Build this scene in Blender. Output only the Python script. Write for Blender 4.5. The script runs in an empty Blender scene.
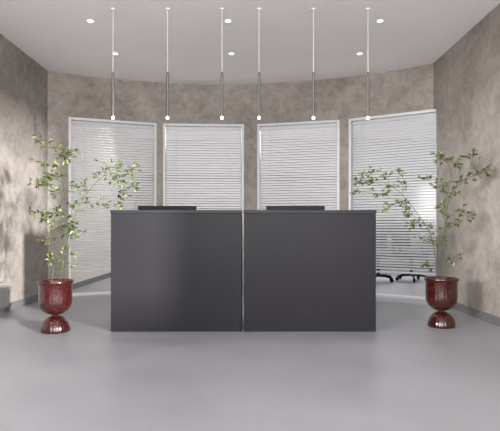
import bpy, bmesh, math, random
from mathutils import Vector, Matrix
C = bpy.context.scene.collection
PI = math.pi

# ------------------------------------------------------------------ camera
cam_d = bpy.data.cameras.new('camera'); cam = bpy.data.objects.new('camera', cam_d); C.objects.link(cam)
cam.location = (0, 0, 0.93); cam.rotation_euler = (PI/2, 0, 0)
cam_d.sensor_width = 36; cam_d.sensor_fit = 'HORIZONTAL'; cam_d.lens = 36; cam_d.shift_y = 0.029
bpy.context.scene.camera = cam

# ------------------------------------------------------------------ world, lights, exposure
w = bpy.data.worlds.new('world'); bpy.context.scene.world = w; w.use_nodes = True
w.node_tree.nodes['Background'].inputs[0].default_value = (0.95, 0.97, 1, 1)
w.node_tree.nodes['Background'].inputs[1].default_value = 0.6

def area(name, loc, target, sx, sy, power, col=(1, 1, 1), spread=180):
    l = bpy.data.lights.new(name, 'AREA'); l.shape = 'RECTANGLE'; l.size = sx; l.size_y = sy
    l.energy = power; l.color = col; l.spread = math.radians(spread)
    o = bpy.data.objects.new(name, l); C.objects.link(o); o.location = loc
    o.rotation_euler = (Vector(target) - Vector(loc)).to_track_quat('-Z', 'Y').to_euler()
    return o
area('daylight_right_window', (7.0, -4.1, 2.2), (-2.77, 6.1, 0.9), 0.35, 0.7, 2350, (1, 0.995, 0.99), 120)
area('daylight_left_window', (-7.4, -4.5, 2.15), (2.4, 5.6, 0.9), 3.0, 1.8, 1250, (1, 0.995, 0.99), 120)
area('rear_fill', (-0.18, -2.38, 1.62), (-0.18, 3, 1.75), 4.7, 2.5, 420, (1, 0.995, 0.99))  # added fill light behind the camera, not a known window
area('office_strip_fill', (1.7, 11.9, 1.2), (1.7, 0, 1.2), 8.4, 1.6, 60, (0.97, 0.985, 1))  # added strip light brightening the blinds from behind, no window there
area('office_slat_fill', (0.6, 10.3, 2.82), (0.6, 8.3, 0.82), 6.2, 0.6, 150, (1, 0.99, 0.98))  # added panel, tilted at the blinds to brighten their slats

vs = bpy.context.scene.view_settings
vs.view_transform = 'Standard'; vs.look = 'None'; vs.gamma = 1; vs.use_curve_mapping = False
vs.exposure = 0.09

# ------------------------------------------------------------------ materials
def srgb(r, g, b):
    f = lambda c: (c/255/12.92) if c/255 <= 0.04045 else ((c/255+0.055)/1.055)**2.4
    return (f(r), f(g), f(b), 1)
def mat(name, col, rough=0.5, metal=0.0, spec=0.5, var=0.04, scale=8, bump=0.0, bscale=60, coat=0):
    m = bpy.data.materials.new(name); m.use_nodes = True; nt = m.node_tree; n = nt.nodes; L = nt.links
    b = n['Principled BSDF']
    tc = n.new('ShaderNodeTexCoord'); nz = n.new('ShaderNodeTexNoise')
    nz.inputs['Scale'].default_value = scale; nz.inputs['Detail'].default_value = 4
    L.new(tc.outputs['Object'], nz.inputs['Vector'])
    r = n.new('ShaderNodeValToRGB')
    r.color_ramp.elements[0].position = 0.3; r.color_ramp.elements[1].position = 0.7
    r.color_ramp.elements[0].color = tuple(c*(1-var) for c in col[:3]) + (1,)
    r.color_ramp.elements[1].color = tuple(min(1, c*(1+var)) for c in col[:3]) + (1,)
    L.new(nz.outputs['Fac'], r.inputs['Fac']); L.new(r.outputs['Color'], b.inputs['Base Color'])
    b.inputs['Roughness'].default_value = rough; b.inputs['Metallic'].default_value = metal
    b.inputs['Specular IOR Level'].default_value = spec; b.inputs['Coat Weight'].default_value = coat
    if bump:
        n2 = n.new('ShaderNodeTexNoise'); n2.inputs['Scale'].default_value = bscale; n2.inputs['Detail'].default_value = 5
        L.new(tc.outputs['Object'], n2.inputs['Vector'])
        bp = n.new('ShaderNodeBump'); bp.inputs['Strength'].default_value = bump; bp.inputs['Distance'].default_value = 0.01
        L.new(n2.outputs['Fac'], bp.inputs['Height']); L.new(bp.outputs['Normal'], b.inputs['Normal'])
    return m
def emit(name, col, s):
    m = bpy.data.materials.new(name); m.use_nodes = True; b = m.node_tree.nodes['Principled BSDF']
    b.inputs['Base Color'].default_value = col; b.inputs['Emission Color'].default_value = col
    b.inputs['Emission Strength'].default_value = s
    return m
def plaster_mat(name='trowelled_plaster'):
    m = bpy.data.materials.new(name); m.use_nodes = True; nt = m.node_tree; n = nt.nodes; L = nt.links
    b = n['Principled BSDF']; tc = n.new('ShaderNodeTexCoord')
    big = n.new('ShaderNodeTexNoise'); big.inputs['Scale'].default_value = 1.3; big.inputs['Detail'].default_value = 7
    big.inputs['Roughness'].default_value = 0.62; big.inputs['Distortion'].default_value = 0.7
    sm = n.new('ShaderNodeTexNoise'); sm.inputs['Scale'].default_value = 9; sm.inputs['Detail'].default_value = 8
    sm.inputs['Roughness'].default_value = 0.72; sm.inputs['Distortion'].default_value = 0.5
    L.new(tc.outputs['Object'], big.inputs['Vector']); L.new(tc.outputs['Object'], sm.inputs['Vector'])
    r = n.new('ShaderNodeValToRGB'); e = r.color_ramp.elements
    e[0].position = 0.34; e[0].color = srgb(120, 112, 104); e[1].position = 0.68; e[1].color = srgb(160, 152, 145)
    L.new(big.outputs['Fac'], r.inputs['Fac'])
    r2 = n.new('ShaderNodeValToRGB'); e = r2.color_ramp.elements
    e[0].position = 0.36; e[0].color = srgb(104, 96, 88); e[1].position = 0.62; e[1].color = srgb(170, 163, 157)
    L.new(sm.outputs['Fac'], r2.inputs['Fac'])
    mx = n.new('ShaderNodeMix'); mx.data_type = 'RGBA'; mx.inputs['Factor'].default_value = 0.38
    L.new(r.outputs['Color'], mx.inputs['A']); L.new(r2.outputs['Color'], mx.inputs['B'])
    L.new(mx.outputs['Result'], b.inputs['Base Color'])
    b.inputs['Roughness'].default_value = 0.62
    bp = n.new('ShaderNodeBump'); bp.inputs['Strength'].default_value = 0.4; bp.inputs['Distance'].default_value = 0.02
    L.new(sm.outputs['Fac'], bp.inputs['Height']); L.new(bp.outputs['Normal'], b.inputs['Normal'])
    return m
def floor_mat():
    m = bpy.data.materials.new('polished_concrete'); m.use_nodes = True; nt = m.node_tree; n = nt.nodes; L = nt.links
    b = n['Principled BSDF']; tc = n.new('ShaderNodeTexCoord')
    a = n.new('ShaderNodeTexNoise'); a.inputs['Scale'].default_value = 1.1; a.inputs['Detail'].default_value = 8
    a.inputs['Roughness'].default_value = 0.6; a.inputs['Distortion'].default_value = 0.4
    L.new(tc.outputs['Object'], a.inputs['Vector'])
    r = n.new('ShaderNodeValToRGB'); e = r.color_ramp.elements
    e[0].position = 0.3; e[0].color = srgb(132, 132, 137); e[1].position = 0.72; e[1].color = srgb(149, 149, 154)
    L.new(a.outputs['Fac'], r.inputs['Fac']); L.new(r.outputs['Color'], b.inputs['Base Color'])
    rr = n.new('ShaderNodeMapRange'); rr.inputs['To Min'].default_value = 0.28; rr.inputs['To Max'].default_value = 0.48
    L.new(a.outputs['Fac'], rr.inputs['Value']); L.new(rr.outputs['Result'], b.inputs['Roughness'])
    b.inputs['Specular IOR Level'].default_value = 0.4
    return m
def glass_mat():
    m = bpy.data.materials.new('clear_pane'); m.use_nodes = True; nt = m.node_tree; n = nt.nodes; L = nt.links
    n.remove(n['Principled BSDF']); out = n['Material Output']
    t = n.new('ShaderNodeBsdfTransparent'); t.inputs[0].default_value = (0.95, 0.96, 0.96, 1)
    g = n.new('ShaderNodeBsdfGlossy'); g.inputs['Roughness'].default_value = 0.11
    f = n.new('ShaderNodeFresnel'); f.inputs['IOR'].default_value = 1.5
    mx = n.new('ShaderNodeMixShader')
    refl_cut = n.new('ShaderNodeMath'); refl_cut.operation = 'MULTIPLY'; refl_cut.inputs[1].default_value = 0.04   # reflection scaled down to keep light-source glare off the panes
    L.new(f.outputs[0], refl_cut.inputs[0]); L.new(refl_cut.outputs[0], mx.inputs[0]); L.new(t.outputs[0], mx.inputs[1]); L.new(g.outputs[0], mx.inputs[2])
    L.new(mx.outputs[0], out.inputs['Surface'])
    return m
def slat_mat():
    m = bpy.data.materials.new('white_slat'); m.use_nodes = True; nt = m.node_tree; n = nt.nodes; L = nt.links
    b = n['Principled BSDF']; b.inputs['Base Color'].default_value = srgb(238, 236, 238); b.inputs['Roughness'].default_value = 0.45
    t = n.new('ShaderNodeBsdfTranslucent'); t.inputs[0].default_value = srgb(240, 238, 238)
    mx = n.new('ShaderNodeMixShader'); mx.inputs[0].default_value = 0.5
    L.new(b.outputs[0], mx.inputs[1]); L.new(t.outputs[0], mx.inputs[2]); L.new(mx.outputs[0], n['Material Output'].inputs['Surface'])
    return m
def pot_mat():
    m = bpy.data.materials.new('oxblood_glaze'); m.use_nodes = True; nt = m.node_tree; n = nt.nodes; L = nt.links
    b = n['Principled BSDF']; tc = n.new('ShaderNodeTexCoord')
    v = n.new('ShaderNodeTexVoronoi'); v.feature = 'DISTANCE_TO_EDGE'; v.inputs['Scale'].default_value = 52
    mp = n.new('ShaderNodeMapping'); mp.inputs['Scale'].default_value = (1, 1, 0.55)
    L.new(tc.outputs['Object'], mp.inputs['Vector']); L.new(mp.outputs[0], v.inputs['Vector'])
    r = n.new('ShaderNodeValToRGB'); e = r.color_ramp.elements
    e[0].position = 0.01; e[0].color = srgb(92, 44, 37); e[1].position = 0.08; e[1].color = srgb(46, 9, 9)
    L.new(v.outputs['Distance'], r.inputs['Fac'])
    nz = n.new('ShaderNodeTexNoise'); nz.inputs['Scale'].default_value = 14; nz.inputs['Detail'].default_value = 3
    L.new(tc.outputs['Object'], nz.inputs['Vector'])
    mx = n.new('ShaderNodeMix'); mx.data_type = 'RGBA'; mx.inputs['A'].default_value = srgb(34, 7, 7)
    L.new(nz.outputs['Fac'], mx.inputs['Factor']); L.new(r.outputs['Color'], mx.inputs['B'])
    L.new(mx.outputs['Result'], b.inputs['Base Color'])
    b.inputs['Roughness'].default_value = 0.22; b.inputs['Coat Weight'].default_value = 0.25; b.inputs['Coat Roughness'].default_value = 0.06
    return m

M = dict(
    plaster=plaster_mat(), floor=floor_mat(), glass=glass_mat(), pot=pot_mat(),
    ceiling=mat('painted_ceiling', srgb(243, 240, 240), 0.8, var=0.01, scale=2),
    skirting=mat('skirting_grey', srgb(98, 97, 97), 0.5),
    frame=mat('white_frame', srgb(205, 205, 207), 0.4, var=0.01),
    slat=slat_mat(),
    cord=mat('white_cord', srgb(225, 225, 225), 0.6),
    desk=mat('graphite_laminate', srgb(39, 38, 41), 0.3, spec=0.05, var=0.02, scale=3),
    desktop=mat('graphite_top', srgb(38, 38, 41), 0.4, spec=0.15, var=0.02),
    black=mat('black_plastic', srgb(14, 14, 15), 0.45, spec=0.15),
    darkgrey=mat('dark_grey_fabric', srgb(40, 40, 43), 0.8),
    silver=mat('silver_plastic', srgb(120, 120, 124), 0.35, metal=0.6),
    chrome=mat('brushed_chrome', srgb(150, 148, 148), 0.35, metal=1.0),
    office_wall=mat('office_wall_paint', srgb(170, 168, 169), 0.8, var=0.01),
    office_beige=mat('office_beige_paint', srgb(206, 197, 190), 0.8, var=0.02),
    dark_trim=mat('dark_trim', srgb(60, 60, 64), 0.6),
    concrete=mat('cast_concrete', srgb(150, 146, 143), 0.7, var=0.08, scale=5, bump=0.2),
    soil=mat('potting_soil', srgb(60, 44, 34), 0.95, var=0.3, scale=60, bump=0.8, bscale=90),
    stem=mat('olive_stem', srgb(70, 74, 44), 0.6, var=0.2, scale=30),
    leaf0=mat('leaf_mid_green', srgb(88, 102, 54), 0.5, var=0.12, scale=20),
    leaf1=mat('leaf_yellow_green', srgb(122, 134, 82), 0.5, var=0.1, scale=20),
    leaf2=mat('leaf_dark_green', srgb(56, 64, 36), 0.5, var=0.12, scale=20),
    lamp=emit('lamp_glow', (1, 0.97, 0.92, 1), 6.0),
    lampring=mat('lamp_ring', srgb(235, 235, 235), 0.4),
    desk_white=mat('white_laminate', srgb(215, 215, 217), 0.4),
)

# ------------------------------------------------------------------ helpers
def obj(name, bm, m, parent=None, smooth=False):
    me = bpy.data.meshes.new(name); bmesh.ops.recalc_face_normals(bm, faces=bm.faces)
    bm.to_mesh(me); bm.free()
    for mm in (m if isinstance(m, (list, tuple)) else [m]): me.materials.append(mm)
    if smooth:
        for p in me.polygons: p.use_smooth = True
    o = bpy.data.objects.new(name, me); C.objects.link(o)
    if parent: o.parent = parent
    return o
def thing(name, label, cat, loc=(0, 0, 0), rotz=0, group=None):
    o = bpy.data.objects.new(name, None); C.objects.link(o); o.location = loc; o.rotation_euler = (0, 0, rotz)
    o.empty_display_size = 0.1; o['label'] = label; o['category'] = cat
    if group: o['group'] = group
    return o
def structure(o, parent=None):
    o['kind'] = 'structure'; return o
def copy_tree(o, parent=None):
    c = o.copy(); C.objects.link(c); c.parent = parent
    for ch in list(o.children): copy_tree(ch, c)
    return c
def box(bm, c, s, bevel=0.0, rot=None):
    r = bmesh.ops.create_cube(bm, size=1.0); vs_ = r['verts']
    bmesh.ops.scale(bm, vec=s, verts=vs_)
    if bevel:
        es = list({e for v in vs_ for e in v.link_edges})
        g = bmesh.ops.bevel(bm, geom=es, offset=bevel, segments=2, affect='EDGES', profile=0.6)
        vs_ = list({v for f in g['faces'] for v in f.verts} | {v for v in vs_ if v.is_valid})
        # gather the whole island
        seen = set(vs_); st = list(vs_)
        while st:
            v = st.pop()
            for e in v.link_edges:
                u = e.other_vert(v)
                if u not in seen: seen.add(u); st.append(u)
        vs_ = list(seen)
    if rot is not None: bmesh.ops.rotate(bm, cent=(0, 0, 0), matrix=rot, verts=vs_)
    bmesh.ops.translate(bm, vec=c, verts=vs_)
def bx(x0, x1, y0, y1, z0, z1, bevel=0.0, bm=None):
    bm = bm or bmesh.new()
    box(bm, ((x0+x1)/2, (y0+y1)/2, (z0+z1)/2), (abs(x1-x0), abs(y1-y0), abs(z1-z0)), bevel); return bm
def cyl(bm, p, r, z0, z1, seg=20, r2=None):
    m = Matrix.Translation((p[0], p[1], (z0+z1)/2))
    bmesh.ops.create_cone(bm, cap_ends=True, segments=seg, radius1=r, radius2=r if r2 is None else r2, depth=z1-z0, matrix=m)
def tube(bm, pts, rads, seg=6):
    rings = []; pts = [Vector(p) for p in pts]
    for i, p in enumerate(pts):
        d = (pts[min(i+1, len(pts)-1)] - pts[max(i-1, 0)]).normalized()
        a = d.cross(Vector((0.3, 1, 0.1))).normalized(); b = d.cross(a)
        rings.append([bm.verts.new(p + (a*math.cos(2*PI*k/seg) + b*math.sin(2*PI*k/seg))*rads[i]) for k in range(seg)])
    for r0, r1 in zip(rings, rings[1:]):
        for k in range(seg): bm.faces.new((r0[k], r0[(k+1) % seg], r1[(k+1) % seg], r1[k]))
    bm.faces.new(rings[0]); bm.faces.new(rings[-1][::-1])
def lathe(bm, prof, seg=48, ribs=0, amp=0, ribz=(0, 0)):
    rings = []
    for (r, z) in prof:
        ring = []
        for k in range(seg):
            a = 2*PI*k/seg; rr = r
            if ribs and ribz[0] <= z <= ribz[1]: rr = r + amp*math.cos(ribs*a)
            ring.append(bm.verts.new((rr*math.cos(a), rr*math.sin(a), z)))
        rings.append(ring)
    for r0, r1 in zip(rings, rings[1:]):
        for k in range(seg): bm.faces.new((r0[k], r0[(k+1) % seg], r1[(k+1) % seg], r1[k]))
    bm.faces.new(rings[0]); bm.faces.new(rings[-1][::-1])

# ------------------------------------------------------------------ the setting
H = 3.12; XL = -2.785; XR = 2.41; YB = -2.5
CX, CY, R = -0.42, 2.814, 4.705
arc_y = lambda x, r=R: CY + math.sqrt(r*r - (x-CX)**2)
obj_floor = structure(obj('floor', bx(XL-0.15, 6.2, YB-0.15, 12.2, -0.1, 0), M['floor']))
structure(obj('ceiling', bx(XL-0.15, 6.2, YB-0.15, 12.2, H, H+0.1), M['ceiling']))
# side walls, each with a window in the part of the room behind the view
for nm, xa, xb, ye, ys, yt, sl in (('wall_left', XL-0.15, XL, 7.05, -0.9, 1.1, 1.0), ('wall_right', XR, XR+0.15, 6.47, -0.6, 1.05, 1.02)):
    bm = bmesh.new()
    bx(xa, xb, YB-0.15, ys, 0, H, bm=bm); bx(xa, xb, yt, ye, 0, H, bm=bm)
    bx(xa, xb, ys, yt, 0, sl, bm=bm); bx(xa, xb, ys, yt, 2.2, H, bm=bm)
    if nm == 'wall_right': bx(xa, xb, 6.47, 6.62, 2.52, H, bm=bm)
    structure(obj(nm, bm, M['plaster']))
bm = bmesh.new()
for a in ((XL, -2.6, 0, H), (-2.6, 2.24, 0, 0.3), (-2.6, 2.24, 2.95, H), (2.24, XR, 0, H)):  # wide unseen opening, made to go with the added rear fill
    bx(a[0], a[1], YB-0.15, YB, a[2], a[3], bm=bm)
structure(obj('wall_rear', bm, M['plaster']))
# curved wall: piers between the windows and a lintel over them
WT = 2.52
WIN = [(-2.546, -1.384), (-1.296, -0.09), (0.104, 1.29), (1.406, 2.462)]
def arc_block(bm, x0, x1, z0, z1, n):
    r2 = R + 0.16; cols = []
    a0 = math.atan2(arc_y(x0)-CY, x0-CX); a1 = math.atan2(arc_y(x1)-CY, x1-CX)
    for i in range(n+1):
        a = a0 + (a1-a0)*i/n; c, s = math.cos(a), math.sin(a)
        cols.append([bm.verts.new((CX+c*q, CY+s*q, z)) for q, z in ((R, z0), (r2, z0), (r2, z1), (R, z1))])
    for c0, c1 in zip(cols, cols[1:]):
        for k in range(4): bm.faces.new((c0[k], c0[(k+1) % 4], c1[(k+1) % 4], c1[k]))
    bm.faces.new(cols[0]); bm.faces.new(cols[-1][::-1])
bm = bmesh.new()
arc_block(bm, XL, XR, WT, H, 60)
arc_block(bm, XL, WIN[0][0], 0, WT, 4)
for a, b in zip(WIN, WIN[1:]): arc_block(bm, a[1], b[0], 0, WT, 4)
structure(obj('wall_back', bm, M['plaster']))
# baseboards
structure(obj('baseboard_left', bx(XL, XL+0.015, YB, 12.0, 0, 0.085), M['skirting']))
structure(obj('baseboard_right', bx(XR-0.015, XR, YB, 6.46, 0, 0.085), M['skirting']))
bm = bmesh.new()
def arc_strip(bm, x0, x1):
    n = 6; cols = []
    for i in range(n+1):
        x = x0+(x1-x0)*i/n; d = Vector((x-CX, arc_y(x)-CY)).normalized()
        cols.append([bm.verts.new((CX+d.x*q, CY+d.y*q, z)) for q, z in ((R-0.012, 0), (R, 0), (R, 0.085), (R-0.012, 0.085))])
    for c0, c1 in zip(cols, cols[1:]):
        for k in range(4): bm.faces.new((c0[k], c0[(k+1) % 4], c1[(k+1) % 4], c1[k]))
    bm.faces.new(cols[0]); bm.faces.new(cols[-1][::-1])
arc_strip(bm, XL+0.015, WIN[0][0])
for a, b in zip(WIN, WIN[1:]): arc_strip(bm, a[1], b[0])
structure(obj('baseboard_back', bm, M['skirting']))
# the office behind the glass
structure(obj('wall_office_rear', bx(XL, 6.05, 12.0, 12.15, 0, H), M['office_wall']))
structure(obj('wall_office_left', bx(XL-0.15, XL, 7.05, 12.2, 0, H), M['office_beige']))
structure(obj('wall_office_right', bx(6.05, 6.2, 6.32, 12.0, 0, H), M['office_wall']))
structure(obj('wall_office_front', bx(XR+0.15, 6.05, 6.32, 6.47, 0, H), M['office_wall']))
structure(obj('trim_1', bx(XL, 6.05, 11.94, 12.0, 2.08, 2.24), M['dark_trim']))
structure(obj('trim_2', bx(XL, 6.05, 11.985, 12.0, 0, 0.09), M['skirting']))

# ------------------------------------------------------------------ windows and blinds
def framed(name, w_, h, wd, sill=0.0, d=0.09, t=0.035):
    bm = bmesh.new()
    bx(-w_/2, -w_/2+t, 0, d, 0, h, 0.004, bm); bx(w_/2-t, w_/2, 0, d, 0, h, 0.004, bm)
    bx(-w_/2+t, w_/2-t, 0, d, h-t, h, 0.004, bm); bx(-w_/2+t, w_/2-t, 0, d, 0, 0.035, 0.004, bm)
    return bm
BL = ['white slatted blind behind the leftmost window, beside the left plaster wall',
      'white slatted blind in the second window from left, behind the left half of the desk',
      'white slatted blind in the third window from left, behind the right half of the desk',
      'white slatted blind behind the rightmost window, with office chairs showing through its slats']
for i, (x0, x1) in enumerate(WIN):
    p0 = Vector((x0, arc_y(x0), 0)); p1 = Vector((x1, arc_y(x1), 0)); mid = (p0+p1)/2; L_ = (p1-p0).length
    ang = math.atan2(p1.y-p0.y, p1.x-p0.x)
    root = bpy.data.objects.new('window_%d' % (i+1), None); C.objects.link(root); root.location = mid; root.rotation_euler = (0, 0, ang)
    root['kind'] = 'structure'
    obj('window_frame', framed('f', L_-0.004, WT-0.002, None, d=0.10), M['frame'], root)
    obj('pane', bx(-L_/2+0.033, L_/2-0.033, 0.030, 0.036, 0.03, WT-0.033), M['glass'], root)
    # blind
    off = Vector((-math.sin(ang), math.cos(ang), 0))*0.075
    bl = thing('venetian_blind', BL[i], 'blind', tuple(mid+off), ang, 'venetian blinds behind the curved glazing')
    bw = L_-0.085
    obj('headrail', bx(-bw/2, bw/2, -0.022, 0.022, WT-0.085, WT-0.042, 0.003), M['slat'], bl)
    bm = bmesh.new(); pitch = 0.038; z = WT-0.108; t = math.radians(40); hw = 0.0195
    while z > 0.385:
        pr = []
        for k in range(4):
            u = -hw + 2*hw*k/3; camb = 0.0025*(1-(u/hw)**2)
            yy = u*math.cos(t) + camb*math.sin(t); zz = -u*math.sin(t) + camb*math.cos(t)
            pr.append((yy, z+zz))
        for sx in (0,):
            top = [[bm.verts.new((x, y, zz+0.0006)) for (y, zz) in pr] for x in (-bw/2, bw/2)]
            bot = [[bm.verts.new((x, y-0.0004, zz-0.0006)) for (y, zz) in pr] for x in (-bw/2, bw/2)]
            for k in range(3):
                bm.faces.new((top[0][k], top[0][k+1], top[1][k+1], top[1][k]))
                bm.faces.new((bot[0][k], bot[1][k], bot[1][k+1], bot[0][k+1]))
            for a, b in ((0, 0), (3, 3)):
                bm.faces.new((top[0][a], top[1][a], bot[1][a], bot[0][a]))
        z -= pitch
    obj('slats', bm, M['slat'], bl)
    obj('bottom_rail', bx(-bw/2, bw/2, -0.022, 0.022, 0.335, 0.357, 0.003), M['slat'], bl)
    for s in (-0.33, 0.33):
        bm = bmesh.new()
        for yy in (-0.019, 0.019): cyl(bm, (s*bw, yy), 0.0013, 0.35, WT-0.10, 6)
        obj('ladder_cord', bm, M['cord'], bl)
    bm = bmesh.new(); cyl(bm, (-bw/2+0.15, -0.034), 0.004, 1.75, WT-0.09, 8); obj('tilt_wand', bm, M['cord'], bl)

def plain_window(n, loc, rz, w_, h):
    root = bpy.data.objects.new('window_%d' % n, None); C.objects.link(root); root.location = loc; root.rotation_euler = (0, 0, rz)
    root['kind'] = 'structure'
    obj('window_frame', framed('f', w_, h, None, d=0.06), M['frame'], root)
plain_window(5, (XL-0.06, 0.1, 1.0), PI/2, 2.0, 1.2)
plain_window(6, (XR+0.06, 0.25, 1.0), -PI/2, 1.7, 1.2)
plain_window(7, (-0.18, YB-0.08, 0.3), 0, 4.84, 2.65)  # unseen frame added behind the rear fill light

# ------------------------------------------------------------------ reception desks
DF = 4.545; TOP = 1.112
def desk(x0, x1, label):
    t = thing('reception_desk', label, 'desk', ((x0+x1)/2, DF, 0), 0, 'halves of the reception desk'); h = (x1-x0)/2; D = 0.62
    obj('front_panel', bx(-h+0.004, h-0.004, 0.012, 0.034, 0.004, TOP-0.028, 0.002), M['desk'], t)
    for s in (-1, 1):
        a, b = (-h+0.004, -h+0.026) if s < 0 else (h-0.026, h-0.004)
        obj('side_panel', bx(a, b, 0.034, D-0.01, 0.0, TOP-0.028, 0.002), M['desk'], t)
    obj('countertop', bx(-h, h, 0, 0.30, TOP-0.028, TOP, 0.003), M['desktop'], t)
    obj('work_surface', bx(-h+0.026, h-0.026, 0.034, D, 0.715, 0.74, 0.002), M['desktop'], t)
    return t
desk(-1.273, -0.0745, 'left half of the dark grey reception desk, nearer the brighter potted plant')
desk(-0.0600, 1.152, 'right half of the dark grey reception desk, on the side of the office chairs')
def monitor(x, label):
    y = DF+0.50
    t = thing('monitor', label, 'monitor', (x, y, 0.74), 0, 'monitors behind the reception counter')
    obj('screen', bx(-0.295, 0.295, -0.012, 0.014, 0.10, 0.432, 0.004), M['black'], t)
    bm = bmesh.new(); box(bm, (0, -0.026, 0.25), (0.22, 0.03, 0.16), 0.008); obj('rear_housing', bm, M['black'], t)
    bm = bmesh.new(); bx(-0.03, 0.03, -0.05, -0.036, 0.01, 0.27, 0.003, bm); obj('stand', bm, M['silver'], t)
    obj('stand_base', bx(-0.12, 0.12, -0.10, 0.07, 0.0, 0.012, 0.004), M['silver'], t)
monitor(-0.835, 'black monitor peeking over the left half of the reception desk')
monitor(0.458, 'black monitor peeking over the right half of the reception desk')

# ------------------------------------------------------------------ ceiling lamps
spot_d = bpy.data.lights.new('downlight_beam', 'SPOT'); spot_d.energy = 14; spot_d.spot_size = math.radians(110)
spot_d.spot_blend = 0.9; spot_d.shadow_soft_size = 0.04; spot_d.color = (1, 0.97, 0.94)
def make_downlight():
    t = thing('ceiling_downlight', '', 'ceiling light', (0, 0, H), 0, 'recessed ceiling downlights')
    bm = bmesh.new(); lathe(bm, [(0.037, 0), (0.037, -0.004), (0.031, -0.005), (0.031, -0.001)], 24); obj('trim_ring', bm, M['lampring'], t, True)
    bm = bmesh.new(); cyl(bm, (0, 0), 0.031, -0.004, -0.002, 24); obj('diffuser', bm, M['lamp'], t)
    l = bpy.data.objects.new('downlight_beam', spot_d); C.objects.link(l); l.parent = t; l.location = (0, 0, -0.02)
    return t
cols = {-1.67: 'left', -0.23: 'middle', 1.36: 'right'}
proto = None
for yi, y in enumerate((6.20, 5.23, 4.05, 3.05, 2.05, 1.05, 0.05, -0.95)):
    for x, nm in cols.items():
        if proto is None: proto = o = make_downlight()
        else: o = copy_tree(proto)
        o.location = (x, y, H-0.0005)
        if yi == 0: o['label'] = 'recessed round ceiling downlight, %s one of the far row nearest the blinds' % nm
        elif yi == 1: o['label'] = 'recessed round ceiling downlight, %s one of the nearer row, above the front lamp row' % nm
        else: o['label'] = 'recessed round ceiling downlight in the part of the room behind the view'

pend_d = bpy.data.lights.new('pendant_beam', 'SPOT'); pend_d.energy = 6; pend_d.spot_size = math.radians(80)
pend_d.spot_blend = 0.8; pend_d.shadow_soft_size = 0.015; pend_d.color = (1, 0.97, 0.93)
PY = 4.95
def make_pendant():
    t = thing('pendant_lamp', '', 'pendant lamp', (0, PY, H), 0, 'pendant lamps over the reception desk')
    bm = bmesh.new(); cyl(bm, (0, 0), 0.022, -0.012, 0, 20); obj('ceiling_rose', bm, M['ceiling'], t)
    bm = bmesh.new(); cyl(bm, (0, 0), 0.0035, -0.64, -0.012, 8); obj('cord', bm, M['cord'], t)
    bm = bmesh.new(); lathe(bm, [(0.006, -0.625), (0.012, -0.632), (0.0135, -0.66), (0.0135, -1.045), (0.016, -1.055), (0.016, -1.07)], 20)
    obj('tube', bm, M['chrome'], t, True)
    bm = bmesh.new(); lathe(bm, [(0.0125, -1.07), (0.0145, -1.076), (0.0145, -1.084), (0.010, -1.092)], 20); obj('bulb', bm, M['lamp'], t, True)
    l = bpy.data.objects.new('pendant_beam', pend_d); C.objects.link(l); l.parent = t; l.location = (0, 0, -1.105)
    return t
PL = ['slim chrome pendant lamp, leftmost of the six, before the leftmost blind',
      'slim chrome pendant lamp, second from left, at the gap between the first two blinds',
      'slim chrome pendant lamp, third from the left, before the second blind',
      'slim chrome pendant lamp, third from the right, above the desk seam',
      'slim chrome pendant lamp, second from the right, before the third blind',
      'slim chrome pendant lamp, rightmost of the six, before the rightmost blind']
proto = None
for px, lb in zip((113, 167.5, 222, 259, 313.5, 368), PL):
    if proto is None: proto = o = make_pendant()
    else: o = copy_tree(proto)
    o.location = ((px-250)/500*PY, PY, H); o['label'] = lb

# ------------------------------------------------------------------ concrete bench at the left edge
b = thing('concrete_bench', 'low grey concrete bench against the left plaster wall, left of the pot', 'bench', (XL+0.001, 5.49, 0))
obj('seat_slab', bx(0.0, 0.14, -1.5, 0, 0.095, 0.36, 0.006), M['concrete'], b)
obj('plinth', bx(0.016, 0.09, -1.45, 0, 0.0, 0.095), M['concrete'], b)

# ------------------------------------------------------------------ potted plants
PROF = [(0.0, 0.0), (0.122, 0.0), (0.127, 0.006)] + \
       [(0.127*math.cos(a*PI/180)**0.9, 0.010+0.138*math.sin(a*PI/180)) for a in range(6, 78, 8)] + \
       [(0.024, 0.149), (0.026, 0.156)] + \
       [(0.146*math.sin(a*PI/180)**0.85, 0.290-0.135*math.cos(a*PI/180)) for a in range(14, 91, 8)] + \
       [(0.146, 0.32), (0.146, 0.432), (0.150, 0.440), (0.158, 0.448), (0.160, 0.456), (0.160, 0.466), (0.156, 0.470), (0.148, 0.470),
        (0.142, 0.464), (0.138, 0.43), (0.136, 0.34), (0.10, 0.26), (0.0, 0.25)]
def lerp_path(pts, n):
    out = []; pts = [Vector(p) for p in pts]; m = len(pts)-1
    for i in range(n+1):
        s = i/n*m; k = min(int(s), m-1); f = s-k
        p0, p1, p2, p3 = pts[max(k-1, 0)], pts[k], pts[k+1], pts[min(k+2, m)]
        out.append(0.5*((2*p1)+(-p0+p2)*f+(2*p0-5*p1+4*p2-p3)*f*f+(-p0+3*p1-3*p2+p3)*f**3))
    return out
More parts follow.
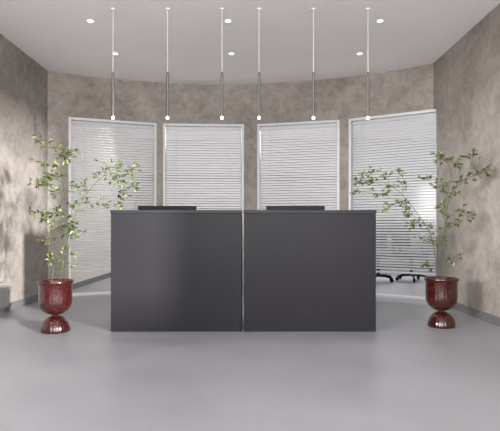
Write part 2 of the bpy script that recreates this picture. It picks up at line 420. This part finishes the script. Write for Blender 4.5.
def leaf(bm, p, d, L, rnd):
    d = d.normalized(); up = Vector((rnd.uniform(-.5, .5), rnd.uniform(-.9, .1), 1)).normalized()
    s = d.cross(up).normalized(); nrm = s.cross(d); w_ = L*rnd.uniform(0.17, 0.24); m = rnd.choices((0, 1, 2), (4, 2, 4))[0]
    a = bm.verts.new(p); t = bm.verts.new(p+d*L-nrm*L*0.18)
    mids = [bm.verts.new(p+d*L*f-nrm*L*0.05*f*f) for f in (0.35, 0.7)]
    l = [bm.verts.new(p+d*L*f+s*w_*q+nrm*L*0.05) for f, q in ((0.35, 1), (0.7, 0.75))]
    r = [bm.verts.new(p+d*L*f-s*w_*q+nrm*L*0.05) for f, q in ((0.35, 1), (0.7, 0.75))]
    for vs_ in ((a, mids[0], l[0]), (l[0], mids[0], mids[1], l[1]), (l[1], mids[1], t),
                (a, r[0], mids[0]), (r[0], r[1], mids[1], mids[0]), (r[1], t, mids[1])):
        f = bm.faces.new(vs_); f.material_index = m
def plant(name, label, loc, stems, seed, leaf_mats):
    rnd = random.Random(seed)
    t = thing(name, label, 'potted plant', loc)
    bm = bmesh.new(); lathe(bm, PROF, 192, 24, 0.0009, (0.012, 0.42)); obj('pot', bm, M['pot'], t, True)
    bm = bmesh.new(); lathe(bm, [(0.137, 0.40), (0.137, 0.428), (0.09, 0.437), (0.03, 0.441), (0.004, 0.441)], 32); obj('soil', bm, M['soil'], t, True)
    for path, spots in stems:
        bm = bmesh.new(); lb = bmesh.new()
        pts = lerp_path(path, 18); n = len(pts)
        tube(bm, pts, [0.0034*(1-0.68*i/n) for i in range(n)])
        for (sx, sz, amt) in spots:
            sy = rnd.uniform(-0.10, 0.10)
            tgt = Vector((sx, sy, sz))
            # twig from nearest lower point of the stem
            cand = sorted(pts[2:], key=lambda q: (q-tgt).length + (0.5 if q.z > tgt.z-0.02 else 0))
            st = cand[0]; mid = (st+tgt)/2+Vector((0, 0, -0.012))
            tw = lerp_path([st, mid, tgt], 6); tube(bm, tw, [0.0022, 0.002, 0.0018, 0.0016, 0.0014, 0.0012, 0.0009], 5)
            out = (tgt-st); out.z *= 0.6
            out = out.normalized() if out.length > 1e-4 else Vector((1, 0, 0))
            for k in range(amt+3):
                # little side sprigs carry leaves in threes
                p = tgt + Vector((rnd.gauss(0, 0.032), rnd.gauss(0, 0.032), rnd.gauss(0, 0.022)))
                tube(bm, [tgt-out*0.01, p], [0.0011, 0.0008], 4)
                base = (p-tgt+out*0.03); base.z *= 0.5
                for q in range(5):
                    d = base.normalized() + Vector((rnd.uniform(-.9, .9), rnd.uniform(-.9, .9), rnd.uniform(-.55, .45)))
                    leaf(lb, p, d, rnd.uniform(0.032, 0.056), rnd)
        s = obj('stem', bm, M['stem'], t, True)
        obj('foliage', lb, [M[k] for k in leaf_mats], s)
    return t
def conv(loc, px0):
    ppm = 500/loc[1]
    return lambda x, y, dy=0.0: ((x-px0)/ppm, dy, 0.93+(230-y)/ppm)
# left plant
LL = (-1.784, 4.585, 0); c = conv(LL, 55.5)
def sp(c, L): return [(c(x, y)[0], c(x, y)[2], a) for x, y, a in L]
stems_left = [
  ([c(61, 285), c(63, 255, .02), c(68, 235, .03), c(66, 212, .05), c(62, 188, .04), c(60, 165, .0), c(54, 152, -.03), c(45, 142, -.05)],
   sp(c, [(44, 140, 3), (50, 147, 3), (60, 150, 4), (64, 155, 4), (72, 153, 4), (55, 166, 4), (49, 174, 5), (52, 182, 5), (58, 178, 4), (60, 192, 4), (62, 213, 4), (72, 222, 4), (67, 232, 3), (67, 255, 3), (63, 267, 2)])),
  ([c(65, 285), c(70, 250, -.03), c(76, 220, -.06), c(88, 198, -.10), c(103, 181, -.12), c(118, 172, -.14), c(128, 168, -.15)],
   sp(c, [(105, 165, 3), (113, 164, 2), (131, 168, 4), (124, 174, 4), (100, 175, 3), (112, 178, 4), (121, 180, 5), (133, 186, 4), (122, 193, 4), (84, 186, 4), (76, 190, 3), (74, 203, 4), (92, 203, 3), (102, 204, 3), (112, 206, 3), (77, 228, 4), (73, 238, 3)])),
  ([c(52, 285), c(53, 258, .04), c(52, 232, .07), c(50, 205, .08), c(47, 182, .05), c(41, 163, .02)],
   sp(c, [(39, 161, 4), (36, 184, 2), (43, 180, 3), (47, 186, 4), (34, 212, 4), (41, 220, 5), (48, 216, 4), (55, 226, 4), (44, 238, 4), (54, 208, 3), (53, 259, 3)])),
]
plant('potted_shrub', 'airy green shrub in a glossy dark red pot left of the desk', LL, stems_left, 3, ('leaf0', 'leaf1', 'leaf2'))
LR = (1.845, 4.82, 0); c = conv(LR, 441.5)
stems_right = [
  ([c(437, 283), c(434, 252, -.02), c(427, 230, -.05), c(413, 212, -.09), c(399, 196, -.12), c(385, 186, -.14), c(370, 181, -.15)],
   sp(c, [(369, 173, 3), (357, 182, 4), (364, 178, 3), (373, 182, 4), (360, 190, 2), (386, 177, 4), (398, 174, 3), (402, 187, 4), (391, 190, 4), (378, 194, 2), (389, 208, 3), (398, 206, 4), (405, 203, 3), (410, 213, 4), (418, 221, 4), (412, 226, 2), (426, 231, 4), (432, 240, 4), (430, 265, 3)])),
  ([c(443, 283), c(446, 250, .02), c(446, 225, .03), c(448, 200, .04), c(452, 178, .02), c(448, 163, .0)],
   sp(c, [(438, 158, 3), (444, 160, 4), (452, 164, 3), (430, 179, 3), (436, 183, 4), (442, 188, 4), (447, 196, 4), (445, 206, 4), (440, 212, 3), (444, 228, 3), (451, 257, 2), (440, 240, 3)])),
  ([c(447, 283), c(447, 250, .05), c(449, 225, .07), c(452, 200, .08), c(462, 184, .09), c(474, 176, .10), c(485, 171, .10)],
   sp(c, [(460, 182, 4), (466, 180, 3), (472, 176, 3), (478, 173, 2), (486, 171, 3), (473, 155, 3), (467, 159, 3), (458, 168, 2), (462, 211, 3), (469, 217, 3), (455, 220, 3)])),
]
plant('potted_shrub', 'airy green shrub in a glossy dark red pot right of the desk', LR, stems_right, 8, ('leaf2', 'leaf1', 'leaf0'))

# ------------------------------------------------------------------ office seen behind the blinds
def office_chair(loc, rz, label):
    t = thing('office_chair', label, 'office chair', loc, rz, 'office chairs behind the glass')
    bm = bmesh.new()
    for k in range(5):
        a = 2*PI*k/5+0.3; c_, s_ = math.cos(a), math.sin(a)
        tube(bm, [(0, 0, 0.10), (0.15*c_, 0.15*s_, 0.095), (0.28*c_, 0.28*s_, 0.07)], [0.026, 0.021, 0.015], 8)
    obj('star_base', bm, M['black'], t)
    for k in range(5):
        a = 2*PI*k/5+0.3
        bm = bmesh.new(); bmesh.ops.create_cone(bm, cap_ends=True, segments=16, radius1=0.028, radius2=0.028, depth=0.04,
            matrix=Matrix.Translation((0.285*math.cos(a), 0.285*math.sin(a), 0.028)) @ Matrix.Rotation(a, 4, 'Z') @ Matrix.Rotation(PI/2, 4, 'X'))
        obj('caster', bm, M['black'], t)
    bm = bmesh.new(); cyl(bm, (0, 0), 0.025, 0.09, 0.43, 16); obj('gas_column', bm, M['black'], t)
    bm = bmesh.new(); box(bm, (0, 0, 0.465), (0.50, 0.48, 0.075), 0.03); obj('seat', bm, M['darkgrey'], t, True)
    bm = bmesh.new(); box(bm, (0, 0, 0), (0.46, 0.05, 0.52), 0.022, Matrix.Rotation(-0.15, 3, 'X')); bmesh.ops.translate(bm, vec=(0, 0.27, 0.86), verts=bm.verts)
    obj('backrest', bm, M['darkgrey'], t, True)
    bm = bmesh.new(); tube(bm, [(0, 0.1, 0.43), (0, 0.25, 0.46), (0, 0.285, 0.62), (0, 0.30, 0.8)], [0.018]*4, 8); obj('back_bar', bm, M['black'], t)
    for s in (-1, 1):
        bm = bmesh.new(); tube(bm, [(s*0.2, 0, 0.44), (s*0.28, 0, 0.46), (s*0.28, 0, 0.66)], [0.014]*3, 8)
        box(bm, (s*0.28, -0.02, 0.675), (0.07, 0.25, 0.03), 0.01); obj('armrest', bm, M['black'], t)
office_chair((3.00, 9.30, 0), 0.5, 'black office chair behind the right blind, its star base next to the right pot')
office_chair((2.35, 9.15, 0), 2.6, 'black office chair behind the right blind, half hidden by the reception desk')
d = thing('office_desk', 'white office desk standing behind the rightmost blind', 'desk', (3.1, 10.35, 0))
obj('desk_top', bx(-1.0, 1.0, -0.3, 0.4, 0.71, 0.74, 0.003), M['desk_white'], d)
for sx in (-0.93, 0.93):
    for sy in (-0.25, 0.33):
        obj('leg', bx(sx-0.025, sx+0.025, sy-0.025, sy+0.025, 0, 0.71), M['black'], d)
def office_monitor(x, label):
    t = thing('office_monitor', label, 'monitor', (x, 10.45, 0.74), 0, 'monitors in the office')
    obj('screen', bx(-0.27, 0.27, 0, 0.03, 0.10, 0.42, 0.004), M['black'], t)
    obj('stand', bx(-0.03, 0.03, 0.032, 0.05, 0.01, 0.25), M['black'], t)
    obj('stand_base', bx(-0.1, 0.1, -0.05, 0.10, 0, 0.012), M['black'], t)
office_monitor(2.75, 'black monitor on the office desk, nearer the reception desk')
office_monitor(3.45, 'black monitor on the office desk, nearer the right plaster wall')
